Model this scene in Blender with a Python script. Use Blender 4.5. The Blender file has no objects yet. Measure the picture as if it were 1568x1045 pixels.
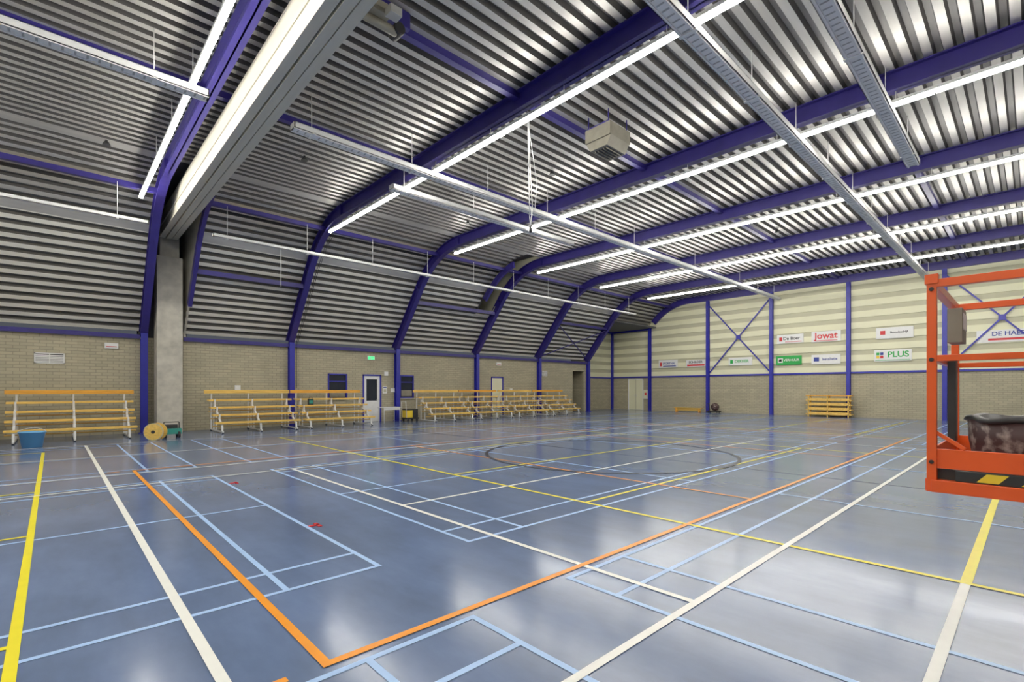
import bpy, bmesh, math, random
from mathutils import Vector, Matrix
random.seed(4)
scene = bpy.context.scene

# ------------------------------------------------------------------ materials
def mat(name, col, rough=0.5, metal=0.0, noise=0.0, nscale=5.0, bump=0.0, emit=None, estr=0.0, coat=0.0, stretch=None):
    m = bpy.data.materials.new(name); m.use_nodes = True
    nt = m.node_tree; b = nt.nodes['Principled BSDF']
    b.inputs['Base Color'].default_value = (*col, 1)
    b.inputs['Roughness'].default_value = rough
    b.inputs['Metallic'].default_value = metal
    if coat: b.inputs['Coat Weight'].default_value = coat
    if emit:
        b.inputs['Emission Color'].default_value = (*emit, 1)
        b.inputs['Emission Strength'].default_value = estr
    if noise or bump:
        tc = nt.nodes.new('ShaderNodeTexCoord')
        mp = nt.nodes.new('ShaderNodeMapping')
        if stretch: mp.inputs['Scale'].default_value = stretch
        n = nt.nodes.new('ShaderNodeTexNoise'); n.inputs['Scale'].default_value = nscale; n.inputs['Detail'].default_value = 5
        nt.links.new(tc.outputs['Object'], mp.inputs[0]); nt.links.new(mp.outputs[0], n.inputs['Vector'])
        if noise:
            r = nt.nodes.new('ShaderNodeValToRGB')
            r.color_ramp.elements[0].position = 0.3; r.color_ramp.elements[1].position = 0.7
            r.color_ramp.elements[0].color = (*[c*(1-noise) for c in col], 1)
            r.color_ramp.elements[1].color = (*[min(1, c*(1+noise)) for c in col], 1)
            nt.links.new(n.outputs['Fac'], r.inputs[0]); nt.links.new(r.outputs[0], b.inputs['Base Color'])
        if bump:
            bp = nt.nodes.new('ShaderNodeBump'); bp.inputs['Strength'].default_value = bump; bp.inputs['Distance'].default_value = 0.02
            nt.links.new(n.outputs['Fac'], bp.inputs['Height']); nt.links.new(bp.outputs[0], b.inputs['Normal'])
    return m

def brick_mat(name, c1, c2, mortar):
    m = bpy.data.materials.new(name); m.use_nodes = True
    nt = m.node_tree; b = nt.nodes['Principled BSDF']; b.inputs['Roughness'].default_value = 0.75
    tc = nt.nodes.new('ShaderNodeTexCoord'); sp = nt.nodes.new('ShaderNodeSeparateXYZ')
    ad = nt.nodes.new('ShaderNodeMath'); ad.operation = 'ADD'; cb = nt.nodes.new('ShaderNodeCombineXYZ')
    br = nt.nodes.new('ShaderNodeTexBrick')
    nt.links.new(tc.outputs['Object'], sp.inputs[0])
    nt.links.new(sp.outputs[0], ad.inputs[0]); nt.links.new(sp.outputs[1], ad.inputs[1])
    nt.links.new(ad.outputs[0], cb.inputs[0]); nt.links.new(sp.outputs[2], cb.inputs[1])
    nt.links.new(cb.outputs[0], br.inputs['Vector'])
    br.inputs['Color1'].default_value = (*c1, 1); br.inputs['Color2'].default_value = (*c2, 1); br.inputs['Mortar'].default_value = (*mortar, 1)
    br.inputs['Scale'].default_value = 1.0; br.inputs['Mortar Size'].default_value = 0.009
    br.inputs['Brick Width'].default_value = 0.3; br.inputs['Row Height'].default_value = 0.1
    bp = nt.nodes.new('ShaderNodeBump'); bp.inputs['Strength'].default_value = 0.5; bp.inputs['Distance'].default_value = 0.01; bp.invert = True
    nt.links.new(br.outputs['Fac'], bp.inputs['Height']); nt.links.new(bp.outputs[0], b.inputs['Normal'])
    n = nt.nodes.new('ShaderNodeTexNoise'); n.inputs['Scale'].default_value = 1.2; n.inputs['Detail'].default_value = 6
    nt.links.new(tc.outputs['Object'], n.inputs['Vector'])
    mx = nt.nodes.new('ShaderNodeMix'); mx.data_type = 'RGBA'; mx.blend_type = 'MULTIPLY'; mx.inputs[0].default_value = 0.25
    nt.links.new(br.outputs['Color'], mx.inputs[6]); nt.links.new(n.outputs['Fac'], mx.inputs[7])
    nt.links.new(mx.outputs[2], b.inputs['Base Color'])
    return m

def floor_mat():
    m = bpy.data.materials.new('sports_floor'); m.use_nodes = True
    nt = m.node_tree; b = nt.nodes['Principled BSDF']
    tc = nt.nodes.new('ShaderNodeTexCoord')
    n1 = nt.nodes.new('ShaderNodeTexNoise'); n1.inputs['Scale'].default_value = 0.3; n1.inputs['Detail'].default_value = 8; n1.inputs['Roughness'].default_value = 0.62
    mp = nt.nodes.new('ShaderNodeMapping'); mp.inputs['Scale'].default_value = (1.6, 0.5, 1); mp.inputs['Rotation'].default_value = (0, 0, 0.3)
    n2 = nt.nodes.new('ShaderNodeTexNoise'); n2.inputs['Scale'].default_value = 1.0; n2.inputs['Detail'].default_value = 8; n2.inputs['Roughness'].default_value = 0.62
    nt.links.new(tc.outputs['Object'], n1.inputs['Vector']); nt.links.new(tc.outputs['Object'], mp.inputs[0]); nt.links.new(mp.outputs[0], n2.inputs['Vector'])
    mm = nt.nodes.new('ShaderNodeMath'); mm.operation = 'MULTIPLY'
    nt.links.new(n1.outputs['Fac'], mm.inputs[0]); nt.links.new(n2.outputs['Fac'], mm.inputs[1])
    r = nt.nodes.new('ShaderNodeValToRGB')
    r.color_ramp.elements[0].position = 0.12; r.color_ramp.elements[1].position = 0.38
    r.color_ramp.elements[0].color = (0.085, 0.125, 0.22, 1); r.color_ramp.elements[1].color = (0.150, 0.220, 0.40, 1)
    nt.links.new(mm.outputs[0], r.inputs[0]); nt.links.new(r.outputs[0], b.inputs['Base Color'])
    mr = nt.nodes.new('ShaderNodeMapRange'); mr.inputs[1].default_value = 0.12; mr.inputs[2].default_value = 0.38
    mr.inputs[3].default_value = 0.22; mr.inputs[4].default_value = 0.13
    nt.links.new(mm.outputs[0], mr.inputs[0]); nt.links.new(mr.outputs[0], b.inputs['Roughness'])
    b.inputs['Specular IOR Level'].default_value = 0.55
    return m

M = {}
M['floor'] = floor_mat()
M['brick'] = brick_mat('brick_tan', (0.56, 0.50, 0.335), (0.47, 0.425, 0.29), (0.33, 0.30, 0.215))
M['blue'] = mat('steel_blue', (0.026, 0.018, 0.18), 0.4, 0, 0.1, 3)
M['bluew'] = mat('steel_blue_wall', (0.02, 0.022, 0.36), 0.4, 0, 0.1, 3)
M['deck'] = mat('steel_deck', (0.50, 0.485, 0.45), 0.34, 0.35, 0.14, 1.5, stretch=(0.4, 3, 3))
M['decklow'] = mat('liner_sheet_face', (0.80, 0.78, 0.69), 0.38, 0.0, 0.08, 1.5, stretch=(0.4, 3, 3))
M['groove'] = mat('deck_web_shade', (0.10, 0.095, 0.09), 0.5, 0.3, 0.15, 1.5, stretch=(0.4, 3, 3))  # rib webs of the same deck sheet, shade painted in as a darker colour
M['groove2'] = mat('deck_flute_shade', (0.20, 0.19, 0.18), 0.45, 0.3, 0.15, 1.5, stretch=(0.4, 3, 3))  # deck flute bottoms, recess shade painted as a mid-dark tone
M['groovew'] = mat('liner_groove_shade', (0.13, 0.125, 0.11), 0.55, 0.2, 0.15, 1.5, stretch=(0.4, 3, 3))  # slope liner recesses, shading between ribs put into the colour
M['deckback'] = mat('outer_shell', (0.12, 0.12, 0.12), 0.8)
M['cream'] = mat('cream_panel', (0.86, 0.84, 0.58), 0.5, 0, 0.04, 1)
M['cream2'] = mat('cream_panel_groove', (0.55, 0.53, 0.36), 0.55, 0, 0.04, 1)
M['white'] = mat('white_paint', (0.86, 0.86, 0.84), 0.4, 0, 0.03, 8)
M['tray'] = mat('tray_metal', (0.88, 0.88, 0.86), 0.4, 0.0, 0.04, 6)
M['trayslot'] = mat('tray_slot', (0.42, 0.42, 0.40), 0.5, 0.0, 0.04, 6)
M['concrete'] = mat('concrete', (0.52, 0.49, 0.41), 0.85, 0, 0.2, 3.5, 0.4)
M['boxgrey'] = mat('curtain_housing', (0.60, 0.57, 0.47), 0.5, 0.0, 0.06, 2, stretch=(4, 0.3, 4))
M['wood'] = mat('bench_wood', (0.88, 0.54, 0.11), 0.4, 0, 0.18, 4, stretch=(0.6, 6, 6), coat=0.2)
M['wood2'] = mat('bench_wood_orange', (0.88, 0.40, 0.04), 0.4, 0, 0.15, 4, stretch=(0.6, 6, 6), coat=0.2)
M['steelw'] = mat('frame_white_steel', (0.78, 0.78, 0.76), 0.4, 0.1, 0.05, 8)
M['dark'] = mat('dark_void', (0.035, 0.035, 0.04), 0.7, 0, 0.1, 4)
M['glass'] = mat('dark_glass', (0.02, 0.025, 0.04), 0.08, 0, 0.1, 2)
M['black'] = mat('black_plastic', (0.02, 0.02, 0.02), 0.45, 0, 0.2, 8)
M['orange'] = mat('lift_orange', (0.88, 0.095, 0.008), 0.35, 0, 0.08, 4, coat=0.3)
M['green'] = mat('green_panel', (0.01, 0.40, 0.06), 0.4, 0, 0.03, 4)
M['red'] = mat('red_print', (0.65, 0.015, 0.02), 0.45, 0, 0.03, 4)
M['navy'] = mat('navy_print', (0.015, 0.04, 0.30), 0.45, 0, 0.03, 4)
M['bucket'] = mat('bucket_blue', (0.14, 0.42, 0.74), 0.35, 0, 0.04, 5)
M['teal'] = mat('machine_teal', (0.03, 0.28, 0.22), 0.4, 0, 0.05, 5)
M['yellow'] = mat('yellow_plastic', (0.90, 0.62, 0.03), 0.4, 0, 0.03, 5)
M['led'] = mat('led_diffuser', (1, 1, 1), 0.4, 0, emit=(1.0, 0.965, 0.88), estr=46)
M['exit'] = mat('exit_light', (0.05, 0.5, 0.15), 0.4, emit=(0.05, 0.8, 0.25), estr=1.0)
M['l_white'] = mat('line_white', (0.93, 0.93, 0.86), 0.35, 0, 0.03, 6)
M['l_blue'] = mat('line_lightblue', (0.40, 0.61, 0.98), 0.35, 0, 0.05, 6)
M['l_yellow'] = mat('line_yellow', (0.93, 0.80, 0.005), 0.35, 0, 0.04, 6)
M['l_orange'] = mat('line_orange', (0.95, 0.32, 0.003), 0.35, 0, 0.04, 6)
M['l_black'] = mat('line_black', (0.012, 0.012, 0.02), 0.45, 0, 0.05, 6)
M['heater'] = mat('heater_body', (0.28, 0.26, 0.20), 0.5, 0.2, 0.15, 5)
M['stain'] = mat('stained_tub', (0.06, 0.028, 0.025), 0.5, 0, 0.9, 14)
_r = [n for n in M['stain'].node_tree.nodes if n.type == 'VALTORGB'][0]
_r.color_ramp.elements[0].position = 0.52; _r.color_ramp.elements[0].color = (0.055, 0.022, 0.022, 1)
_r.color_ramp.elements[1].position = 0.74; _r.color_ramp.elements[1].color = (0.42, 0.34, 0.30, 1)

# ------------------------------------------------------------------ mesh builder
class MB:
    def __init__(s): s.v = []; s.f = []; s.m = []; s.mats = []; s.sm = []
    def mi(s, k):
        if k not in s.mats: s.mats.append(k)
        return s.mats.index(k)
    def face(s, idx, k, smooth=False): s.f.append(idx); s.m.append(s.mi(k)); s.sm.append(smooth)
    def poly(s, pts, k):
        n = len(s.v); s.v += [tuple(p) for p in pts]; s.face(list(range(n, n+len(pts))), k)
    def box(s, x0, x1, y0, y1, z0, z1, k):
        n = len(s.v)
        s.v += [(x0,y0,z0),(x1,y0,z0),(x1,y1,z0),(x0,y1,z0),(x0,y0,z1),(x1,y0,z1),(x1,y1,z1),(x0,y1,z1)]
        for q in [(0,3,2,1),(4,5,6,7),(0,1,5,4),(1,2,6,5),(2,3,7,6),(3,0,4,7)]: s.face([n+i for i in q], k)
    def beam(s, p, q, w, h, k, up=(0,0,1)):
        p = Vector(p); q = Vector(q); d = (q-p).normalized(); up = Vector(up)
        if abs(d.dot(up)) > 0.98: up = Vector((0,1,0))
        r = d.cross(up).normalized(); u = r.cross(d)
        n = len(s.v)
        for c in (p, q):
            for a, b in ((-1,-1),(1,-1),(1,1),(-1,1)): s.v.append(tuple(c + r*(a*w/2) + u*(b*h/2)))
        for f in [(0,3,2,1),(4,5,6,7),(0,1,5,4),(1,2,6,5),(2,3,7,6),(3,0,4,7)]: s.face([n+i for i in f], k)
    def cyl(s, p, q, r, k, seg=12, r2=None, caps=True):
        p = Vector(p); q = Vector(q); d = (q-p).normalized(); r2 = r if r2 is None else r2
        a = Vector((0,0,1)) if abs(d.z) < 0.9 else Vector((1,0,0))
        e1 = d.cross(a).normalized(); e2 = d.cross(e1)
        n = len(s.v)
        for c, rr in ((p, r), (q, r2)):
            for i in range(seg):
                t = 2*math.pi*i/seg; s.v.append(tuple(c + e1*rr*math.cos(t) + e2*rr*math.sin(t)))
        for i in range(seg): j = (i+1) % seg; s.face([n+i, n+j, n+seg+j, n+seg+i], k, True)
        if caps: s.face([n+i for i in range(seg)][::-1], k); s.face([n+seg+i for i in range(seg)], k)
    def tube(s, pts, r, k, seg=8):
        for a, b in zip(pts[:-1], pts[1:]): s.cyl(a, b, r, k, seg)
    def lathe(s, cx, cy, prof, k, seg=32, wob=0.0):
        n = len(s.v)
        for r, z in prof:
            for i in range(seg):
                t = 2*math.pi*i/seg; rr = r*(1+wob*math.sin(5*t+z*20)*0.5+wob*math.sin(9*t)*0.5)
                s.v.append((cx+rr*math.cos(t), cy+rr*math.sin(t), z+wob*0.25*math.sin(7*t+1)))
        for j in range(len(prof)-1):
            for i in range(seg):
                i2 = (i+1) % seg; s.face([n+j*seg+i, n+j*seg+i2, n+(j+1)*seg+i2, n+(j+1)*seg+i], k, True)
    def sphere(s, c, r, k, su=16, sv=10):
        n = len(s.v); c = Vector(c)
        for j in range(sv+1):
            ph = math.pi*j/sv
            for i in range(su):
                t = 2*math.pi*i/su
                s.v.append(tuple(c + Vector((r*math.sin(ph)*math.cos(t), r*math.sin(ph)*math.sin(t), r*math.cos(ph)))))
        for j in range(sv):
            for i in range(su):
                i2 = (i+1) % su; s.face([n+j*su+i, n+j*su+i2, n+(j+1)*su+i2, n+(j+1)*su+i], k, True)
    def prism(s, yz, x0, x1, k):
        n = len(s.v); m = len(yz)
        for x in (x0, x1): s.v += [(x, y, z) for y, z in yz]
        s.face([n+i for i in range(m)], k); s.face([n+m+i for i in range(m)][::-1], k)
        for i in range(m): j = (i+1) % m; s.face([n+i, n+m+i, n+m+j, n+j], k)
    def sweep(s, A, B, x0, x1, k):
        n = len(s.v); m = len(A)
        for a, b in zip(A, B): s.v += [(x0, *a), (x1, *a), (x1, *b), (x0, *b)]
        for i in range(m-1):
            o = n+4*i; p = o+4
            for q in ((0,1),(1,2),(2,3),(3,0)): s.face([o+q[0], o+q[1], p+q[1], p+q[0]], k)
        s.face([n, n+1, n+2, n+3], k); e = n+4*(m-1); s.face([e+3, e+2, e+1, e], k)
    def done(s, name, bevel=0, parent=None):
        me = bpy.data.meshes.new(name); me.from_pydata(s.v, [], s.f)
        for k in s.mats: me.materials.append(M[k])
        for p, mi, sm in zip(me.polygons, s.m, s.sm): p.material_index = mi; p.use_smooth = sm
        bm = bmesh.new(); bm.from_mesh(me); bmesh.ops.recalc_face_normals(bm, faces=bm.faces); bm.to_mesh(me); bm.free()
        o = bpy.data.objects.new(name, me); scene.collection.objects.link(o)
        if bevel:
            b = o.modifiers.new('bevel', 'BEVEL'); b.width = bevel; b.segments = 2; b.limit_method = 'ANGLE'
        if parent: o.parent = parent
        return o

# ------------------------------------------------------------------ key dimensions (metres)
H = 1.53
WN = 21.45; CY = 7.1; WS = 2*CY - WN
XW = -12.67; XE = 32.3
EAVE = 3.36
frames = [-12.67, -7.67, -2.67, 2.33, 7.3, 12.3, 17.3, 22.35, 27.3, 32.2]

half = [(21.4, 3.36), (20.5, 4.46), (19.2, 6.05)]
for i in range(1, 13):
    t = i/12; a = (1-t)**2; b = 2*t*(1-t); c = t*t
    half.append((a*19.2 + b*18.02 + c*16.3, a*6.05 + b*7.5 + c*7.5))
inner = half + [(2*CY-y, z) for y, z in reversed(half)]
def offset(P, d):
    out = []
    for i, p in enumerate(P):
        a = P[max(0, i-1)]; b = P[min(len(P)-1, i+1)]
        ty, tz = b[0]-a[0], b[1]-a[1]; l = math.hypot(ty, tz); ty /= l; tz /= l
        out.append((p[0] + tz*d, p[1] - ty*d))
    return out
DEP = 0.4
outer = offset(inner, DEP)
shell = offset(inner, DEP+0.16)

# ------------------------------------------------------------------ floor
b = MB(); b.box(XW-0.2, XE+1.5, WS-0.2, 24.5, -0.2, 0, 'floor'); b.done('floor')

# ------------------------------------------------------------------ corrugated roof
def arc(P):
    s = [0]
    for a, c in zip(P[:-1], P[1:]): s.append(s[-1] + math.dist(a, c))
    return s
S = arc(outer)
def at(s):
    for i in range(len(S)-1):
        if s <= S[i+1] or i == len(S)-2:
            t = (s-S[i])/(S[i+1]-S[i]); a = outer[i]; c = outer[i+1]
            ty, tz = c[0]-a[0], c[1]-a[1]; l = math.hypot(ty, tz)
            return (a[0]+ty*t, a[1]+tz*t), (tz/l, -ty/l)
PITCH = 0.29
def clad(mb, s0, s1, x0, x1, face='deck', web='groove', top='groove2'):
    st = [(s0, 0.0, face)]
    k = math.ceil(s0/PITCH)
    while k*PITCH + PITCH < s1:
        q = k*PITCH
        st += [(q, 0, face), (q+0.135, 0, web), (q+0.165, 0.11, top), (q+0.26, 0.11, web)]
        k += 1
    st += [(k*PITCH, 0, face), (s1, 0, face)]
    pts = []
    for s, o, _ in st:
        (y, z), n = at(s); pts.append((y+n[0]*o, z+n[1]*o))
    n0 = len(mb.v)
    for y, z in pts: mb.v += [(x0, y, z), (x1, y, z)]
    for i in range(len(pts)-1):
        a = n0+2*i; mb.face([a, a+1, a+3, a+2], st[i][2])
STOT = S[-1]
sk = S[14]
sk0 = S[3]
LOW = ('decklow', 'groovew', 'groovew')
def s_at_z(z):
    for i in range(len(S)-1):
        if outer[i+1][1] >= z:
            t = (z-outer[i][1])/(outer[i+1][1]-outer[i][1]); return S[i]+t*(S[i+1]-S[i])
roof = MB()
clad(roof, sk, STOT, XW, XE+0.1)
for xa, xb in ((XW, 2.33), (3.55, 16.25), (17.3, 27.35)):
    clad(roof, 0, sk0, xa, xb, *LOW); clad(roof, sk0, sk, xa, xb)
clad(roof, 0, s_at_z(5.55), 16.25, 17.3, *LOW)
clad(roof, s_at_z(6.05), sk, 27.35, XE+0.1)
roof.box(XW, 2.33, 21.38, 21.78, 3.3, 3.42, 'deck'); roof.box(3.55, 27.35, 21.38, 21.78, 3.3, 3.42, 'deck')
roof.done('ceiling')
sh = MB()
sh.sweep(shell[14:], offset(shell, 0.05)[14:], XW-0.2, XE+0.3, 'deckback')
for xa, xb in ((XW-0.2, 2.2), (3.6, 16.2), (17.35, 27.3)):
    sh.sweep(shell[:15], offset(shell, 0.05)[:15], xa, xb, 'deckback')
sh.done('roof_shell')

rc = MB()
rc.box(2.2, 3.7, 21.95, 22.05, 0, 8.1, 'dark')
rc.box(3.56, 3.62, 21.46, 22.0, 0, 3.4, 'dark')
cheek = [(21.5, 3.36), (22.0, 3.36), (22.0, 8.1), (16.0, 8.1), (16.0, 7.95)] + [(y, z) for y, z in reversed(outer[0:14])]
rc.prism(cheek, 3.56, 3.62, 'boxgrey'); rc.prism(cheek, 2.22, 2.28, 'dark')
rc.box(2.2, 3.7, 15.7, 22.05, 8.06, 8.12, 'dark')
rc.done('wall_recess_column')
rc = MB()
rc.box(16.15, 17.4, 21.9, 21.98, 5.0, 8.1, 'boxgrey')
cheek = [(20.0, 5.6), (21.9, 5.6), (21.9, 8.1), (16.0, 8.1), (16.0, 7.95)] + [(y, z) for y, z in reversed(outer[2:14])]
rc.prism(cheek, 17.22, 17.28, 'cream2'); rc.prism(cheek, 16.18, 16.24, 'dark')
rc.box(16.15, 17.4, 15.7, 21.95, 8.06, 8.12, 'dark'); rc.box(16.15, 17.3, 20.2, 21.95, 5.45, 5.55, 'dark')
rc.done('wall_recess_dormer')

# ------------------------------------------------------------------ walls
def wall_y(mb, y0, y1, x0, x1, z0, z1, ops, k):
    ops = sorted(ops); cur = x0
    for xa, xb, za, zb in ops:
        mb.box(cur, xa, y0, y1, z0, z1, k)
        if za > z0: mb.box(xa, xb, y0, y1, z0, za, k)
        mb.box(xa, xb, y0, y1, zb, z1, k); cur = xb
    mb.box(cur, x1, y0, y1, z0, z1, k)
w = MB()
ops = [(8.9, 9.8, 1.1, 2.25), (10.55, 11.5, 0, 2.25), (12.5, 13.3, 1.1, 2.25), (18.45, 19.4, 0, 2.28), (25.75, 27.0, 0, 2.8)]
wall_y(w, WN, WN+0.2, XW, 2.3, 0, EAVE, [], 'brick')
wall_y(w, WN, WN+0.2, 3.5, 27.35, 0, EAVE, ops, 'brick')
w.box(27.35, 27.5, WN, 22.95, 0, 6.0, 'brick')
w.box(27.5, XE, 22.9, 23.05, 0, 2.44, 'brick')
w.box(2.3, 3.5, 21.85, 21.95, 0, 3.4, 'brick')
w.done('wall_north')
w = MB(); w.prism([(WN, 3.3), (22.95, 3.3), (22.95, 6.1), (19.6, 6.1)], 27.37, 27.48, 'cream2'); w.done('wall_dormer_cheek')
def siding(mb, run, a0, a1, p, z0, z1, outdir):
    z = z0
    while z < z1-0.01:
        zt = min(z+0.34, z1); zb = min(z+0.6, z1)
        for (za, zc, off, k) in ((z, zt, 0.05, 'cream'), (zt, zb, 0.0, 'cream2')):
            if zc-za < 0.01: continue
            lo, hi = sorted((p - outdir*off, p + outdir*0.1))
            if run == 'y': mb.box(lo, hi, a0, a1, za, zc, k)
            else: mb.box(a0, a1, lo, hi, za, zc, k)
        z += 0.6
w = MB(); siding(w, 'x', 27.5, XE, 22.92, 2.5, 6.05, 1); w.done('wall_dormer_siding')
w = MB(); w.box(27.3, XE+0.1, 19.0, 23.1, 6.05, 6.15, 'deckback'); w.done('ceiling_dormer')
w = MB()
w.box(XE, XE+0.2, WS-0.1, 20.06, 0, 2.44, 'brick'); w.box(XE, XE+0.2, 21.38, 23.05, 0, 2.44, 'brick')
w.box(XE, XE+0.2, 20.06, 21.38, 2.37, 2.44, 'brick')
w.box(XE+0.2, XE+0.3, 19.9, 21.5, 0, 2.5, 'dark')
siding(w, 'y', WS-0.1, 23.05, XE+0.05, 2.5, 8.1, 1)
w.done('wall_east')
w = MB()
w.box(XW-0.2, XW, WS-0.1, WN+0.4, 0, EAVE, 'brick'); siding(w, 'y', WS-0.5, WN+0.5, XW-0.05, EAVE, 8.1, -1); w.done('wall_west')
w = MB(); w.box(XW, XE, WS-0.2, WS, 0, EAVE, 'brick'); w.box(XW, XE, WS-0.5, WS, EAVE-0.06, EAVE+0.06, 'deckback'); w.done('wall_south')
w = MB(); w.box(25.4, 27.3, 23.4, 23.5, 0, 3.0, 'brick'); w.box(25.4, 25.5, 21.66, 23.4, 0, 3.0, 'brick'); w.box(27.2, 27.3, 21.66, 23.4, 0, 3.0, 'brick'); w.box(25.4, 27.3, 21.66, 23.5, 3.0, 3.1, 'dark'); w.done('wall_corridor')
w = MB(); w.box(8.0, 14.0, 22.6, 22.7, 0, 3.2, 'dark'); w.box(8,14,21.66,22.6,3.1,3.2,'dark'); w.box(18.2, 19.6, 21.8, 21.9, 0, 2.6, 'dark'); w.done('wall_backroom')

# ------------------------------------------------------------------ portal frames
F1 = offset(inner, 0.03); F2 = offset(inner, DEP-0.03)
for i, x in enumerate(frames):
    f = MB()
    sl = slice(0, len(inner))
    if i == 9: sl = slice(3, len(inner))
    hw = 0.11 if i < 9 else 0.08
    f.sweep(inner[sl], F1[sl], x-hw, x+hw, 'blue')
    f.sweep(F2[sl], outer[sl], x-hw, x+hw, 'blue')
    f.sweep(F1[sl], F2[sl], x-0.012, x+0.012, 'blue')
    if i != 9:
        f.box(x-0.1, x+0.1, 21.22, 21.25, 0, 3.5, 'bluew'); f.box(x-0.1, x+0.1, 21.42, 21.448, 0, 3.5, 'bluew'); f.box(x-0.012, x+0.012, 21.25, 21.42, 0, 3.5, 'bluew')
        f.box(x-0.16, x+0.16, 21.18, 21.445, 0, 0.03, 'bluew')
    f.box(x-0.1, x+0.1, WS+0.01, WS+0.22, 0, 3.5, 'blue')
    for j in (2, 8, 14):
        if i != 9: f.sweep([inner[j], inner[j+1]], [outer[j], outer[j+1]], x-0.015, x+0.015, 'blue')
    for j in (2, 14):
        if i != 9:
            p0 = inner[j]; p1 = outer[j]
            f.beam((x, p0[0], p0[1]), (x, p1[0], p1[1]), 0.22, 0.04, 'blue', (0, 1, 0))
    f.done('portal_frame')

def purl(name, parts, k='blue'):
    f = MB()
    for (x0, x1, y, z, w_, h_) in parts: f.box(x0, x1, y-w_/2, y+w_/2, z-h_/2, z+h_/2, k)
    return f.done(name)
purl('trim_eave_beam_north', [(XW, 2.22, 21.36, 3.38, 0.14, 0.14), (3.5, 27.2, 21.36, 3.38, 0.14, 0.14)])
purl('trim_eave_beam_south', [(XW, XE, WS+0.1, 3.38, 0.14, 0.14)])
purl('roof_purlin', [(3.55, 7.19, 19.72, 5.6, 0.14, 0.16), (12.42, 17.18, 19.72, 5.6, 0.14, 0.16), (22.46, 27.19, 19.72, 5.6, 0.12, 0.14)])
for y in (17.75, 11.9, 7.6, 2.3, -3.5):
    z = 7.4 if y > 17 else 7.82
    f = MB()
    for a, c in zip(frames[:-1], frames[1:]):
        if y > 17 and a == 2.33: a = 3.55-0.02
        f.box(a+0.02, c-0.02, y-0.07, y+0.07, z-0.06, z+0.08, 'blue')
    f.done('roof_strut')
f = MB(); f.sweep(offset(inner, 0.02)[1:12], offset(inner, 0.3)[1:12], 3.5, 3.62, 'blue'); f.done('recess_edge_rafter')
f = MB(); f.sweep(offset(inner, 0.02)[2:12], offset(inner, 0.3)[2:12], 16.15, 16.27, 'blue'); f.done('recess_edge_rafter')
def slope_pt(x, z, d=0.1):
    P = offset(inner, d)
    for a, c in zip(P[:-1], P[1:]):
        if c[1] >= z: t = (z-a[1])/(c[1]-a[1]); return (x, a[0]+t*(c[0]-a[0]), z)
f = MB()
for za, zb in ((3.6, 5.5), (5.5, 3.6)): f.beam(slope_pt(22.4, za), slope_pt(27.2, zb), 0.05, 0.05, 'blue')
f.done('slope_cross_brace')
f = MB()
for dx in (0.2, 0.26):
    f.tube([slope_pt(7.3+dx, z, 0.02) for z in (3.5, 4.5, 5.5, 6.2, 6.9, 7.2)], 0.012, 'black', 6)
f.tube([(7.5, 21.3, 3.5), (7.5, 21.3, 1.6)], 0.012, 'black', 6)
f.done('hoist_cable')

f = MB()
for y in (19.45, 15.05, 11.05, 7.05, 3.04, -1.0, -5.0):
    x = XE-0.02
    zt = 7.5 if y < 17 else 6.1
    f.box(x-0.2, x-0.18, y-0.09, y+0.09, 0, zt, 'bluew'); f.box(x-0.02, x+0.01, y-0.09, y+0.09, 0, zt, 'bluew'); f.box(x-0.18, x-0.02, y-0.012, y+0.012, 0, zt, 'bluew')
f.box(XE-0.17, XE-0.01, 22.72, 22.88, 0, 6.05, 'bluew')
f.box(XE-0.14, XE-0.01, 19.45, 22.9, 5.92, 6.04, 'bluew')
f.box(27.45, XE, 22.78, 22.9, 5.92, 6.04, 'bluew'); f.box(27.5, XE, 22.84, 22.9, 2.4, 2.5, 'bluew')
f.box(XE-0.08, XE, WS, 22.9, 2.42, 2.52, 'bluew')
f.done('trim_east_columns')
f = MB()
for ya, yb in ((15.0, 11.1), (3.0, -0.95)):
    f.beam((XE-0.12, ya, 7.2), (XE-0.12, yb, 2.6), 0.05, 0.07, 'bluew'); f.beam((XE-0.09, ya, 2.6), (XE-0.09, yb, 7.2), 0.05, 0.07, 'bluew')
    f.box(XE-0.14, XE-0.06, (ya+yb)/2-0.13, (ya+yb)/2+0.13, 4.77, 5.03, 'bluew')
f.done('wall_cross_brace')

# ------------------------------------------------------------------ concrete column + divider curtain box
c = MB(); c.box(2.62, 3.38, 20.75, 21.4, 0, 6.2, 'concrete'); c.box(2.72, 3.3, 20.9, 21.4, 6.2, 8.0, 'concrete'); c.done('concrete_column', 0.02)
c = MB()
YB = WS+2.8
c.box(2.72, 2.76, YB, 20.7, 6.86, 7.62, 'boxgrey'); c.box(3.15, 3.19, YB, 20.7, 6.86, 7.62, 'boxgrey')
c.box(2.72, 3.19, YB, 20.7, 7.6, 7.64, 'boxgrey')
c.box(2.69, 2.85, YB, 20.72, 6.82, 6.86, 'boxgrey'); c.box(3.06, 3.22, YB, 20.72, 6.82, 6.86, 'boxgrey')
c.box(2.88, 3.03, YB, 20.7, 6.80, 6.92, 'boxgrey')
c.box(2.70, 2.72, YB, 20.7, 7.18, 7.22, 'boxgrey'); c.box(3.19, 3.21, YB, 20.7, 7.18, 7.22, 'boxgrey')
y = WS+3
while y < 20.5:
    c.box(2.76, 3.15, y, y+0.04, 6.9, 7.6, 'boxgrey'); y += 2.0
for y in (0, 5, 10, 15): c.box(2.85, 3.05, y, y+0.1, 7.64, 8.0, 'boxgrey')
c.done('divider_curtain_housing')

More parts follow.
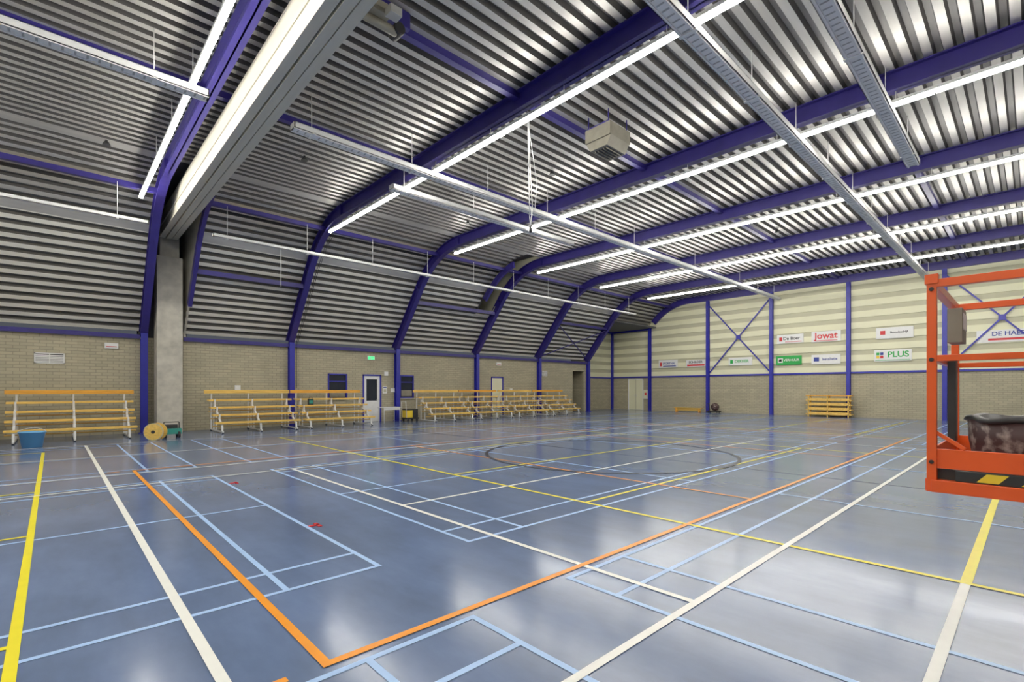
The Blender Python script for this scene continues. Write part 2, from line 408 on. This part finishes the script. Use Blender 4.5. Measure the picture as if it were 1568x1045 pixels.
# ------------------------------------------------------------------ LED light strips
for x in (-7.67, -3.1, 1.9, 7.3, 12.3, 17.3, 22.35, 27.3):
    yN = 18.0 if x < 3 else (17.4 if x < 8 else 16.6)
    zc = 7.24 if x > 3 else 7.22
    L = MB()
    y = -3.2; seg = 1.5
    while y < yN-0.1:
        y2 = min(y+seg, yN)
        L.box(x-0.035, x+0.035, y+0.012, y2-0.012, zc-0.035, zc+0.025, 'led'); y = y2
    L.box(x-0.05, x+0.05, -3.2, yN, zc+0.027, zc+0.09, 'white')
    L.box(x-0.05, x+0.05, -3.23, -3.2, zc-0.045, zc+0.09, 'white'); L.box(x-0.05, x+0.05, yN, yN+0.03, zc-0.045, zc+0.09, 'white')
    y = -2.5
    while y < yN:
        ztop = 7.5 if x > 3 else 7.9
        if y < 16.2: L.cyl((x, y, zc+0.09), (x, y, ztop), 0.008, 'white', 6)
        y += 2.2
    L.done('led_strip_light')

# ------------------------------------------------------------------ suspended trays running along the hall
def tray(x0, x1, y, z, w_=0.24, h_=0.13, hang=7.9, step=4.95, ph=0.0):
    t = MB()
    t.box(x0, x1, y-w_/2, y+w_/2, z, z+0.012, 'tray'); t.box(x0, x1, y-w_/2, y-w_/2+0.012, z, z+h_, 'tray'); t.box(x0, x1, y+w_/2-0.012, y+w_/2, z, z+h_, 'tray')
    t.box(x0, x1, y-w_/2, y-w_/2+0.05, z+h_-0.012, z+h_, 'tray'); t.box(x0, x1, y+w_/2-0.05, y+w_/2, z+h_-0.012, z+h_, 'tray')
    if w_ > 0.2:
        for q in (-0.09, 0.09): t.box(x0, x1, y+q-0.015, y+q+0.015, z-0.018, z, 'tray')
        x = x0+0.1
        while x < x1: t.box(x, x+0.03, y-0.06, y+0.06, z-0.004, z-0.001, 'trayslot'); x += 0.15
    t.box(x0, x0+0.02, y-w_/2, y+w_/2, z, z+h_, 'tray'); t.box(x1-0.02, x1, y-w_/2, y+w_/2, z, z+h_, 'tray')
    x = x0+0.4+ph
    while x < x1:
        t.cyl((x, y, z+0.01), (x, y, hang), 0.008, 'tray', 6)
        t.box(x-0.03, x+0.03, y-w_/2-0.01, y+w_/2+0.01, z-0.022, z, 'tray'); x += step/2
    return t.done('cable_tray')
tray(-9, 2.12, 10.6, 6.98); tray(3.65, 32.1, 10.6, 6.98)
tray(6.7, 14.3, 11.95, 6.98)
tray(-9, 2.0, 17.35, 6.27, 0.14, 0.1, 7.3); tray(3.6, 27.0, 17.35, 6.27, 0.14, 0.1, 7.3)
tray(4.2, 32.1, 3.62, 6.98, 0.26); tray(4.2, 15.3, 2.02, 6.98, 0.26)

# ------------------------------------------------------------------ ceiling mounted gear
f = MB()
cx, cy, cz = 9.5, 6.85, 7.08
f.box(cx-0.4, cx+0.4, cy-0.35, cy+0.35, cz+0.2, cz+0.5, 'heater')
f.prism([(cy-0.35, cz+0.2), (cy+0.35, cz+0.2), (cy+0.24, cz), (cy-0.24, cz)], cx-0.36, cx+0.36, 'heater')
f.box(cx-0.28, cx+0.28, cy-0.2, cy+0.2, cz-0.006, cz, 'dark')
for i in range(5): f.box(cx-0.28, cx+0.28, cy-0.17+i*0.08, cy-0.155+i*0.08, cz-0.03, cz-0.005, 'heater')
f.box(cx-0.38, cx-0.34, cy-0.3, cy+0.3, cz+0.5, cz+0.54, 'blue'); f.box(cx+0.34, cx+0.38, cy-0.3, cy+0.3, cz+0.5, cz+0.54, 'blue')
for a in (-0.36, 0.36):
    for q in (-0.28, 0.28): f.cyl((cx+a, cy+q, cz+0.5), (cx+a, cy+q, 7.88), 0.015, 'blue', 6)
f.done('unit_heater', 0.01)
f = MB()
f.box(3.6, 3.9, 6.95, 7.3, 7.42, 7.6, 'heater'); f.cyl((3.5, 7.15, 7.38), (4.1, 7.15, 7.38), 0.07, 'heater', 14)
f.box(3.78, 3.98, 6.75, 6.93, 7.35, 7.48, 'trayslot'); f.box(3.5, 4.4, 7.2, 7.3, 7.6, 7.88, 'blue'); f.cyl((4.12, 7.05, 7.42), (4.12, 7.3, 7.42), 0.1, 'black', 14)
f.done('hoist_motor', 0.008)
f = MB()
f.tube([(7.9, 7.9, 7.88), (7.93, 7.9, 6.6), (7.98, 7.92, 5.5), (8.02, 7.93, 5.3), (8.05, 7.9, 5.7), (7.97, 7.9, 6.7), (7.93, 7.9, 7.88)], 0.012, 'white', 6)
f.tube([(7.9, 7.9, 7.7), (8.2, 7.9, 6.3), (8.12, 7.9, 5.6)], 0.008, 'white', 6); f.cyl((8.02, 7.93, 5.3), (8.02, 7.93, 5.15), 0.03, 'black', 8)
f.done('hanging_rope')
f = MB(); f.tube([(5.6, 17.35, 6.25), (5.6, 17.35, 5.0)], 0.01, 'white', 6); f.done('pull_cord')
for (x, y, z) in ((5.0, 13.6, 7.78), (11.4, 14.6, 7.78), (1.0, 16.2, 7.78), (10.6, 9.6, 7.78), (21, 7.0, 7.78)):
    f = MB(); f.cyl((x, y, z), (x, y, z+0.08), 0.09, 'black', 14, 0.05); f.cyl((x, y, z+0.08), (x, y, z+0.13), 0.03, 'black', 8); f.done('ceiling_detector')

# ------------------------------------------------------------------ doors & windows in north wall
def window(n, x0, x1, z0, z1):
    f = MB(); y = WN-0.02; t = 0.06
    f.box(x0, x1, y, y+0.1, z0, z0+t, 'bluew'); f.box(x0, x1, y, y+0.1, z1-t, z1, 'bluew')
    f.box(x0, x0+t, y, y+0.1, z0, z1, 'bluew'); f.box(x1-t, x1, y, y+0.1, z0, z1, 'bluew')
    f.box(x0, x1, y+0.05, y+0.06, z0, z1, 'glass'); f.box(x0, x1, y+0.0, y+0.07, (z0+z1)/2+0.2, (z0+z1)/2+0.24, 'bluew')
    f.box(x0+0.1, x1-0.1, y+0.03, y+0.045, z0+0.1, z0+0.4, 'heater')
    f.box(x0-0.04, x1+0.04, y-0.06, y+0.04, z0-0.04, z0, 'cream2')
    f.done('window_%d' % n)
window(1, 8.9, 9.8, 1.1, 2.25); window(2, 12.5, 13.3, 1.1, 2.25)
def door(n, x0, x1, zt, glass):
    f = MB(); y = WN-0.02; t = 0.07
    f.box(x0, x0+t, y, y+0.14, 0, zt, 'bluew'); f.box(x1-t, x1, y, y+0.14, 0, zt, 'bluew'); f.box(x0, x1, y, y+0.14, zt-t, zt, 'bluew')
    if glass:
        a, c = x0+t, x1-t
        f.box(a, c, y+0.04, y+0.09, 0.01, 1.0, 'white'); f.box(a, c, y+0.04, y+0.09, zt-t-0.15, zt-t, 'white')
        f.box(a, a+0.13, y+0.04, y+0.09, 1.0, zt-t-0.15, 'white'); f.box(c-0.13, c, y+0.04, y+0.09, 1.0, zt-t-0.15, 'white')
        f.box(a+0.13, c-0.13, y+0.06, y+0.07, 1.0, zt-t-0.15, 'glass')
    else: f.box(x0+t, x1-t, y+0.04, y+0.09, 0.01, zt-t, 'cream')
    f.cyl((x1-0.14, y+0.04, 1.05), (x1-0.14, y-0.03, 1.05), 0.015, 'steelw', 8); f.cyl((x1-0.14, y-0.03, 1.05), (x1-0.27, y-0.03, 1.05), 0.013, 'steelw', 8)
    f.done('door_%d' % n)
door(1, 10.55, 11.5, 2.25, True); door(2, 18.45, 19.4, 2.28, False)
f = MB(); x = XE+0.02
f.box(x, x+0.06, 20.74, 21.32, 0.01, 2.3, 'cream'); f.box(x, x+0.06, 20.12, 20.70, 0.01, 2.3, 'cream')
f.box(x-0.04, x+0.1, 20.06, 20.12, 0, 2.37, 'white'); f.box(x-0.04, x+0.1, 21.32, 21.38, 0, 2.37, 'white'); f.box(x-0.04, x+0.1, 20.06, 21.38, 2.3, 2.37, 'white')
f.box(x-0.01, x+0.06, 20.70, 20.74, 0.01, 2.3, 'cream2')
for y in (20.64, 20.8): f.cyl((x-0.05, y, 1.0), (x-0.05, y, 1.2), 0.012, 'steelw', 8); f.cyl((x, y, 1.1), (x-0.05, y, 1.1), 0.01, 'steelw', 8)
f.done('door_3')
f = MB(); f.box(XE-0.1, XE, 19.62, 19.98, 0.85, 1.5, 'white'); f.box(XE-0.115, XE-0.1, 19.65, 19.95, 0.88, 1.47, 'cream'); f.box(XE-0.12, XE-0.115, 19.72, 19.88, 1.1, 1.3, 'red'); f.done('fire_hose_cabinet')
def vent(x0, x1, z0, z1):
    f = MB(); y = WN
    f.box(x0, x1, y-0.03, y, z0, z0+0.03, 'white'); f.box(x0, x1, y-0.03, y, z1-0.03, z1, 'white'); f.box(x0, x0+0.03, y-0.03, y, z0, z1, 'white'); f.box(x1-0.03, x1, y-0.03, y, z0, z1, 'white')
    f.box(x0, x1, y-0.004, y, z0, z1, 'dark')
    f.box((x0+x1)/2-0.01, (x0+x1)/2+0.01, y-0.03, y, z0, z1, 'white')
    z = z0+0.06
    while z < z1-0.04: f.beam((x0, y-0.018, z), (x1, y-0.018, z), 0.022, 0.034, 'white'); z += 0.05
    f.done('wall_vent_grille')
vent(-0.43, 0.28, 2.36, 2.7); vent(22.7, 23.2, 2.4, 2.7)
def exitsign(x, z, k='exit'):
    f = MB(); f.box(x-0.18, x+0.18, WN-0.07, WN, z-0.09, z+0.09, 'white'); f.box(x-0.16, x+0.16, WN-0.075, WN-0.07, z-0.07, z+0.07, k)
    f.box(x-0.05, x+0.0, WN-0.078, WN-0.075, z-0.05, z+0.03, 'white'); f.box(x+0.03, x+0.12, WN-0.078, WN-0.075, z-0.01, z+0.01, 'white')
    if k == 'white': f.box(x-0.14, x+0.14, WN-0.079, WN-0.075, z-0.045, z-0.02, 'red')
    f.done('exit_sign')
exitsign(10.95, 3.02); exitsign(1.45, 3.02, 'white'); exitsign(19.0, 3.02, 'white')
for x, z in ((11.75, 2.3), (5.3, 1.6), (12.1, 1.5), (20.0, 1.5)):
    f = MB(); f.box(x-0.1, x+0.1, WN-0.05, WN, z-0.1, z+0.1, 'white'); f.box(x-0.06, x+0.06, WN-0.06, WN-0.05, z-0.05, z+0.06, 'tray'); f.done('wall_switch_box')
f = MB(); f.box(11.58, 11.8, WN-0.012, WN, 1.35, 1.68, 'white'); f.box(11.6, 11.78, WN-0.014, WN-0.012, 1.6, 1.65, 'navy'); f.box(11.62, 11.76, WN-0.014, WN-0.012, 1.4, 1.55, 'cream2'); f.done('notice_sheet')

# ------------------------------------------------------------------ sponsor banners on the east wall
def txt(s, loc, size, k, parent, align='CENTER'):
    cu = bpy.data.curves.new('lettering', 'FONT'); cu.body = s; cu.size = size; cu.align_x = align; cu.align_y = 'CENTER'; cu.extrude = 0.002
    cu.offset = size*0.022
    o = bpy.data.objects.new('lettering', cu); scene.collection.objects.link(o); cu.materials.append(M[k])
    R = Matrix(((0, 0, -1), (-1, 0, 0), (0, 1, 0)))
    o.matrix_world = Matrix.Translation(loc) @ R.to_4x4()
    o.parent = parent; return o
def banner(y1, y0, z1, z0, bg, items, extra=None):
    f = MB(); x = XE-0.03
    f.box(x-0.02, x, y0, y1, z0, z1, bg)
    for k in (y0+0.05, y1-0.07): f.box(x, x+0.028, k, k+0.02, z0+0.05, z1-0.05, 'steelw')
    if extra:
        for e in extra: f.box(x-0.026, x-0.02, e[0], e[1], e[2], e[3], e[4])
    o = f.done('sponsor_banner')
    for s, yy, zz, size, k in items: txt(s, (x-0.024, yy, zz), size, k, o)
banner(18.75, 17.27, 3.66, 3.10, 'white', [('SPORTHAL', 17.93, 3.40, 0.2, 'navy')], [(18.5, 18.65, 3.22, 3.5, 'red'), (17.4, 18.4, 3.18, 3.24, 'navy')])
banner(16.63, 15.25, 3.58, 3.10, 'white', [('SCHILDER', 15.95, 3.42, 0.22, 'black')], [(15.3, 16.55, 3.15, 3.27, 'red')])
banner(13.69, 12.20, 3.60, 3.10, 'white', [('DEKKER', 12.85, 3.35, 0.24, 'green')], [(13.4, 13.58, 3.22, 3.46, 'green')])
banner(10.75, 9.30, 4.84, 4.32, 'white', [('De Boer', 9.95, 4.60, 0.26, 'black')], [(10.45, 10.62, 4.46, 4.70, 'red'), (9.4, 10.3, 4.39, 4.42, 'red')])
banner(8.89, 7.43, 4.88, 4.28, 'white', [('Jowat', 8.16, 4.62, 0.50, 'red')], [(7.6, 8.7, 4.33, 4.37, 'red')])
banner(5.82, 4.25, 4.82, 4.24, 'white', [('Bouwbedrijf', 4.85, 4.55, 0.15, 'black')], [(5.42, 5.64, 4.45, 4.66, 'red')])
banner(10.80, 9.40, 3.57, 3.02, 'green', [('VERHUUR', 9.95, 3.30, 0.19, 'white')], [(10.42, 10.70, 3.16, 3.43, 'white'), (10.48, 10.64, 3.22, 3.37, 'green')])
banner(8.89, 7.45, 3.55, 3.00, 'white', [('Installatie', 7.98, 3.28, 0.2, 'navy')], [(8.5, 8.77, 3.16, 3.40, 'navy')])
banner(5.90, 4.32, 3.64, 3.04, 'white', [('PLUS', 4.88, 3.38, 0.42, 'green')], [(5.5, 5.64, 3.20, 3.34, 'red'), (5.67, 5.81, 3.20, 3.34, 'yellow'), (5.5, 5.64, 3.37, 3.51, 'navy'), (5.67, 5.81, 3.37, 3.51, 'green'), (4.38, 5.85, 3.08, 3.11, 'green')])
banner(1.90, -0.5, 4.33, 3.75, 'white', [('DE HAERE', 0.75, 4.14, 0.28, 'navy')], [(-0.3, 1.5, 3.84, 3.94, 'red')])

# ------------------------------------------------------------------ court markings
LN = {k: MB() for k in ('l_white', 'l_blue', 'l_yellow', 'l_orange', 'l_black')}
ZL = {'l_black': 0.0015, 'l_blue': 0.003, 'l_yellow': 0.0045, 'l_orange': 0.006, 'l_white': 0.0052}
def lx(k, y, x0, x1, w_=0.05):
    z = ZL[k]; LN[k].poly([(x0, y-w_/2, z), (x1, y-w_/2, z), (x1, y+w_/2, z), (x0, y+w_/2, z)], k)
def ly(k, x, y0, y1, w_=0.05):
    z = ZL[k]+0.0003; LN[k].poly([(x-w_/2, y0, z), (x+w_/2, y0, z), (x+w_/2, y1, z), (x-w_/2, y1, z)], k)
def rect(k, x0, x1, y0, y1, w_=0.05):
    for y in (y0, y1): lx(k, y, x0-w_/2, x1+w_/2, w_)
    for x in (x0, x1): ly(k, x, y0, y1, w_)
def badminton(x0, y0):
    x1 = x0+13.4; y1 = y0+6.1; n = x0+6.7; k = 'l_blue'; w_ = 0.044
    rect(k, x0, x1, y0, y1, w_)
    lx(k, y0+0.46, x0, x1, w_); lx(k, y1-0.46, x0, x1, w_)
    for x in (x0+0.76, x1-0.76, n-1.98, n+1.98): ly(k, x, y0, y1, w_)
    lx(k, y0+3.05, x0, n-1.98, w_); lx(k, y0+3.05, n+1.98, x1, w_)
for x0 in (-11.34, 3.05, 17.45):
    for y0 in (-3.52, 3.89, 11.3): badminton(x0, y0)
rect('l_orange', 1.11, 19.1, 2.69, 11.6, 0.055)
for x in (7.1, 13.1): ly('l_orange', x, 2.69, 11.6, 0.05)
for y in (2.69, 11.6): lx('l_orange', y, 0.72, 0.9, 0.05); lx('l_orange', y, 19.3, 19.5, 0.05)
for x0 in (-9.17, 5.25, 19.67):
    rect('l_yellow', x0, x0+9.0, -1.9, 16.4, 0.058)
    for y in (4.15, 7.15, 10.15): lx('l_yellow', y, x0, x0+9.0, 0.05)
lx('l_yellow', 0.37, 5.25, 31, 0.07)
lx('l_white', 0.37, -10, 5.22, 0.06)
ly('l_white', 0.65, -3.5, 17.7, 0.062); ly('l_white', 18.85, -3.5, 17.7, 0.06)
for y in (1.66, 9.8): lx('l_white', y, -2.1, 21.6, 0.055)
lx('l_white', 11.2, -2.1, 21.6, 0.05); lx('l_white', 14.5, -10, 30, 0.05); lx('l_white', 17.7, -10, 30, 0.05)
ly('l_white', 3.36, 1.66, 9.8, 0.055); ly('l_white', 16.15, 1.66, 9.8, 0.05); lx('l_white', 5.7, 3.36, 16.15, 0.05); ly('l_white', 21.6, 0.3, 11.2, 0.05)
ly('l_black', 9.78, -3.5, 17.7, 0.055)
k = 'l_black'; n = 96; r0, r1 = 2.86, 2.94; cx, cy = 9.75, 7.05
for i in range(n):
    a, c2 = 2*math.pi*i/n, 2*math.pi*(i+1)/n
    LN[k].poly([(cx+r0*math.cos(a), cy+r0*math.sin(a), 0.007), (cx+r1*math.cos(a), cy+r1*math.sin(a), 0.007), (cx+r1*math.cos(c2), cy+r1*math.sin(c2), 0.007), (cx+r0*math.cos(c2), cy+r0*math.sin(c2), 0.007)], k)
r = MB()
for (x, y) in ((2.18, 5.53), (2.19, 8.94)):
    r.box(x-0.02, x+0.02, y-0.08, y+0.08, 0.001, 0.008, 'red'); r.box(x-0.1, x+0.02, y-0.02, y+0.02, 0.001, 0.008, 'red')
root = bpy.data.objects.new('court_line_markings', None); scene.collection.objects.link(root)
for k, mb in LN.items(): mb.done('markings_'+k[2:], parent=root)
r.done('markings_red', parent=root)

# ------------------------------------------------------------------ tiered benches
cnt = 0
def bleacher(x0, x1, yb=21.0):
    global cnt
    f = MB(); cnt += 1
    rows = [(yb-1.5, 0.34), (yb-1.15, 0.60), (yb-0.8, 0.86), (yb-0.45, 1.12)]
    for i, (y, z) in enumerate(rows):
        f.box(x0, x1, y-0.13, y-0.005, z, z+0.05, 'wood'); f.box(x0, x1, y+0.012, y+0.13, z, z+0.05, 'wood')
        f.box(x0, x1, y-0.145, y-0.13, z-0.015, z+0.05, 'wood')
    for (y, z) in rows[:3]: f.box(x0, x1, y+0.18, y+0.32, z-0.12, z-0.09, 'wood')
    f.box(x0-0.05, x1+0.05, yb-0.14, yb-0.09, 1.39, 1.51, 'wood2' if cnt % 2 else 'wood')
    n = max(2, round((x1-x0)/1.5)+1)
    for i in range(n):
        x = x0+0.2+(x1-x0-0.4)*i/(n-1)
        f.beam((x, yb-1.65, 0.25), (x, yb-0.35, 1.10), 0.045, 0.06, 'steelw', (1,0,0))
        f.beam((x, yb-1.8, 0.06), (x, yb+0.0, 0.06), 0.045, 0.05, 'steelw', (1,0,0))
        f.beam((x, yb-0.05, 0.06), (x, yb-0.07, 1.5), 0.045, 0.05, 'steelw')
        f.beam((x, yb-1.68, 0.0), (x, yb-1.65, 0.30), 0.055, 0.055, 'steelw')
        for (yy, zz) in rows[1:]: f.beam((x, yy-0.16, zz-0.2), (x, yy-0.16, zz+0.05), 0.05, 0.03, 'steelw')
        f.beam((x, yb-0.8, 0.06), (x, yb-0.8, 0.86), 0.04, 0.04, 'steelw'); f.beam((x, yb-0.45, 0.06), (x, yb-0.45, 1.12), 0.04, 0.04, 'steelw')
        f.beam((x, yb-0.5, 1.09), (x, yb-0.07, 1.09), 0.035, 0.035, 'steelw')
        for yy in (yb-1.75, yb-0.06): f.cyl((x-0.03, yy, 0.035), (x+0.03, yy, 0.035), 0.035, 'black', 10)
    f.done('tiered_spectator_bench', 0.006)
for a, c2 in ((-7.4, -4.5), (-4.3, -1.2), (-1.0, 1.95), (4.1, 7.0), (7.15, 10.1), (12.95, 15.6), (15.75, 18.3), (18.5, 21.1), (21.3, 24.0)): bleacher(a, c2)
f = MB(); f.box(7.55, 7.75, 20.09, 20.2, 0.911, 1.15, 'black'); f.box(7.58, 7.72, 20.085, 20.09, 0.96, 1.1, 'teal'); f.tube([(7.58, 20.14, 1.15), (7.6, 20.14, 1.22), (7.7, 20.14, 1.22), (7.72, 20.14, 1.15)], 0.01, 'black', 6); f.done('tool_bag')

# ------------------------------------------------------------------ small things
f = MB()
bx, by = -0.4, 18.15
f.lathe(bx, by, [(0.0, 0.005), (0.2, 0.005), (0.26, 0.39), (0.28, 0.39), (0.28, 0.42), (0.25, 0.42), (0.19, 0.03), (0.0, 0.03)], 'bucket', 28)
f.tube([(bx+0.27*math.cos(a), by-0.08*math.sin(a)-0.02, 0.40+0.12*math.sin(a)) for a in [math.pi*i/10 for i in range(11)]], 0.008, 'steelw', 6)
f.done('plastic_bucket')
f = MB()
rx, ry = 2.2, 18.0
d = Vector((-0.5, -0.85, 0)).normalized()
c0 = Vector((rx, ry, 0.265))
f.cyl(c0, c0+d*0.03, 0.26, 'cream2', 28); f.cyl(c0+d*0.03, c0+d*0.035, 0.24, 'wood', 28); f.cyl(c0-d*0.22, c0, 0.13, 'wood', 20); f.cyl(c0-d*0.25, c0-d*0.22, 0.26, 'wood', 28); f.cyl(c0+d*0.035, c0+d*0.05, 0.05, 'black', 14)
f.done('cable_reel')
f = MB()
f.box(2.5, 3.0, 18.6, 18.95, 0.12, 0.3, 'teal'); f.box(2.6, 2.9, 18.65, 18.9, 0.3, 0.42, 'black'); f.tube([(2.55, 18.75, 0.3), (2.55, 18.75, 0.5), (2.95, 18.75, 0.5), (2.95, 18.75, 0.3)], 0.015, 'black', 8)
for x in (2.57, 2.93): f.cyl((x-0.03, 18.6, 0.1), (x+0.03, 18.6, 0.1), 0.1, 'black', 16); f.cyl((x-0.03, 18.95, 0.1), (x+0.03, 18.95, 0.1), 0.1, 'black', 16)
f.done('portable_compressor', 0.01)
f = MB()
tx, ty = 11.35, 20.4
f.box(tx-0.45, tx+0.45, ty-0.3, ty+0.3, 0.7, 0.73, 'white')
for a in (-0.4, 0.4):
    for q in (-0.26, 0.26): f.cyl((tx+a, ty+q, 0), (tx+a, ty+q, 0.7), 0.018, 'steelw', 8)
f.box(tx-0.4, tx+0.4, ty-0.27, ty-0.25, 0.6, 0.7, 'steelw'); f.done('folding_table')
f = MB()
tx, ty = 12.5, 20.5
f.box(tx-0.3, tx+0.35, ty-0.25, ty+0.25, 0.12, 0.2, 'black'); f.box(tx-0.28, tx+0.02, ty-0.22, ty+0.22, 0.2, 0.55, 'yellow'); f.box(tx+0.05, tx+0.33, ty-0.2, ty+0.2, 0.2, 0.6, 'black'); f.box(tx-0.29, tx+0.03, ty-0.23, ty+0.23, 0.55, 0.6, 'black')
f.tube([(tx-0.3, ty-0.2, 0.2), (tx-0.34, ty-0.2, 0.95), (tx-0.34, ty+0.2, 0.95), (tx-0.3, ty+0.2, 0.2)], 0.015, 'steelw', 8)
for a in (-0.22, 0.26):
    for q in (-0.22, 0.22): f.cyl((tx+a, ty+q-0.02, 0.06), (tx+a, ty+q+0.02, 0.06), 0.06, 'black', 12)
f.done('cleaning_cart', 0.01)
f = MB()
y0, y1 = 6.75, 8.95; xb = XE-0.9
for i, z in enumerate((0.12, 0.38, 0.64, 0.9, 1.16)):
    f.box(xb, xb+0.5, y0, y1, z, z+0.06, 'wood2' if i == 4 else 'wood')
    if i < 4: f.box(xb+0.02, xb+0.06, y0+0.1, y1-0.1, z+0.06, z+0.15, 'wood')
for y in (y0+0.12, (y0+y1)/2, y1-0.16):
    f.box(xb+0.0, xb+0.08, y, y+0.06, 0, 1.16, 'wood'); f.box(xb+0.42, xb+0.48, y, y+0.06, 0, 1.16, 'wood')
f.done('stacked_gym_benches', 0.006)
f = MB()
f.box(XE-0.75, XE-0.5, 15.2, 17.2, 0.26, 0.3, 'wood'); f.box(XE-0.65, XE-0.6, 15.3, 17.1, 0.1, 0.26, 'wood')
for y in (15.35, 17.0): f.box(XE-0.78, XE-0.47, y, y+0.06, 0, 0.26, 'wood2')
f.done('low_gym_bench', 0.006)
f = MB(); f.box(XE-0.9, XE-0.45, 14.0, 14.8, 0.08, 0.14, 'black')
for y in (14.1, 14.7):
    for x in (XE-0.85, XE-0.5): f.cyl((x, y-0.02, 0.04), (x, y+0.02, 0.04), 0.04, 'black', 10)
f.sphere((XE-0.68, 14.3, 0.4), 0.26, 'stain'); f.tube([(XE-0.85, 14.75, 0.14), (XE-0.85, 14.75, 0.6), (XE-0.5, 14.75, 0.6), (XE-0.5, 14.75, 0.14)], 0.015, 'black', 8)
f.done('ball_trolley')

# ------------------------------------------------------------------ boom lift with raised basket
f = MB()
X0, X1, Y1, Y0 = 3.66, 4.86, 0.40, -1.45
zt, zb = 2.14, 0.95
for (x, y) in ((X0, Y1), (X1, Y1), (X0, Y0), (X1, Y0), (X0, -0.5), (X1, -0.5)):
    f.box(x-0.022, x+0.022, y-0.022, y+0.022, zb, zt, 'orange')
def ring(z, h, t=0.045, k='orange', ins=0.0):
    x0, x1, y0, y1 = X0+ins, X1-ins, Y0+ins, Y1-ins
    f.box(x0-t/2, x0+t/2, y0, y1, z, z+h, k); f.box(x1-t/2, x1+t/2, y0, y1, z, z+h, k)
    f.box(x0, x1, y0-t/2, y0+t/2, z, z+h, k); f.box(x0, x1, y1-t/2, y1+t/2, z, z+h, k)
ring(zt-0.03, 0.045); ring(1.69, 0.035, 0.04); ring(1.085, 0.11, 0.012); ring(zb, 0.07, 0.06)
f.box(X0, X1, Y0, Y1, 0.99, 1.0, 'black'); f.box(X0+0.03, X0+0.045, Y0, Y1, 1.0, 1.08, 'black')
y = Y0+0.05
while y < Y1-0.14:
    f.poly([(X0-0.012, y, 1.028), (X0-0.012, y+0.085, 1.028), (X0-0.012, y+0.045, 1.075), (X0-0.012, y-0.04, 1.075)], 'yellow'); y += 0.17
f.box(X0-0.01, X0+0.02, Y0, Y1-0.1, 1.02, 1.08, 'black')
f.beam((X0, Y1, 1.3), (X0, Y1-0.14, 1.2), 0.02, 0.02, 'orange'); f.box(X0-0.03, X0+0.03, Y1-0.03, Y1+0.03, zt-0.01, zt+0.045, 'orange')
for z in (2.1, 1.7, 1.12): f.cyl((X0-0.024, Y1, z), (X0-0.03, Y1, z), 0.012, 'black', 8)
f.box(X0+0.38, X0+0.62, Y1-0.1, Y1-0.03, 1.82, 2.03, 'heater'); f.box(X0+0.5, X0+0.62, Y1-0.06, Y1-0.02, 1.2, 1.75, 'black')
f.box(X0+0.40, X0+0.60, Y1-0.105, Y1-0.1, 1.90, 2.0, 'white')
f.box(4.1, 4.4, Y0-0.25, Y0-0.03, 0.95, 1.5, 'orange')
f.beam((4.25, Y0-0.2, 1.2), (5.2, -3.6, 1.3), 0.16, 0.2, 'orange'); f.beam((5.2, -3.55, 1.35), (8.6, -4.6, 1.75), 0.24, 0.26, 'orange'); f.cyl((5.2, -3.7, 1.32), (5.2, -3.45, 1.32), 0.16, 'black', 16)
f.box(7.7, 9.3, -5.3, -4.0, 0.75, 1.35, 'orange'); f.box(8.3, 8.9, -4.85, -4.4, 1.3, 1.9, 'orange'); f.box(7.5, 9.5, -5.2, -4.1, 0.3, 0.75, 'black')
for x in (7.8, 9.2):
    for y in (-5.45, -3.85): f.cyl((x, y-0.12, 0.38), (x, y+0.12, 0.38), 0.38, 'black', 24); f.cyl((x, y-0.13, 0.38), (x, y+0.13, 0.38), 0.16, 'orange', 16)
    f.box(x-0.06, x+0.06, -5.45, -3.85, 0.32, 0.44, 'black')
f.done('boom_lift', 0.006)
f = MB()
bx, by = 4.24, -0.11
f.lathe(bx, by, [(0.0, 1.002), (0.33, 1.002), (0.37, 1.06), (0.39, 1.22), (0.40, 1.35), (0.37, 1.35)], 'stain', 40, 0.02)
f.lathe(bx, by, [(0.398, 1.335), (0.415, 1.345), (0.41, 1.368), (0.37, 1.365), (0.33, 1.31), (0.18, 1.28), (0.0, 1.29)], 'black', 40, 0.035)
f.done('rubble_tub')

# ------------------------------------------------------------------ world, camera
wld = bpy.data.worlds.new('World'); scene.world = wld; wld.use_nodes = True
wld.node_tree.nodes['Background'].inputs[0].default_value = (0.5, 0.55, 0.65, 1); wld.node_tree.nodes['Background'].inputs[1].default_value = 0.1
cam = bpy.data.cameras.new('camera'); co = bpy.data.objects.new('camera', cam); scene.collection.objects.link(co)
co.location = (0, 0, H); co.rotation_euler = (math.radians(90), 0, math.radians(46.85-90))
cam.sensor_width = 36; cam.lens = 17.22; cam.shift_y = 0.0475; cam.clip_start = 0.05; cam.clip_end = 200
scene.camera = co
scene.view_settings.view_transform = 'Standard'
scene.view_settings.look = 'None'
scene.view_settings.exposure = 0.22
scene.view_settings.gamma = 1.12
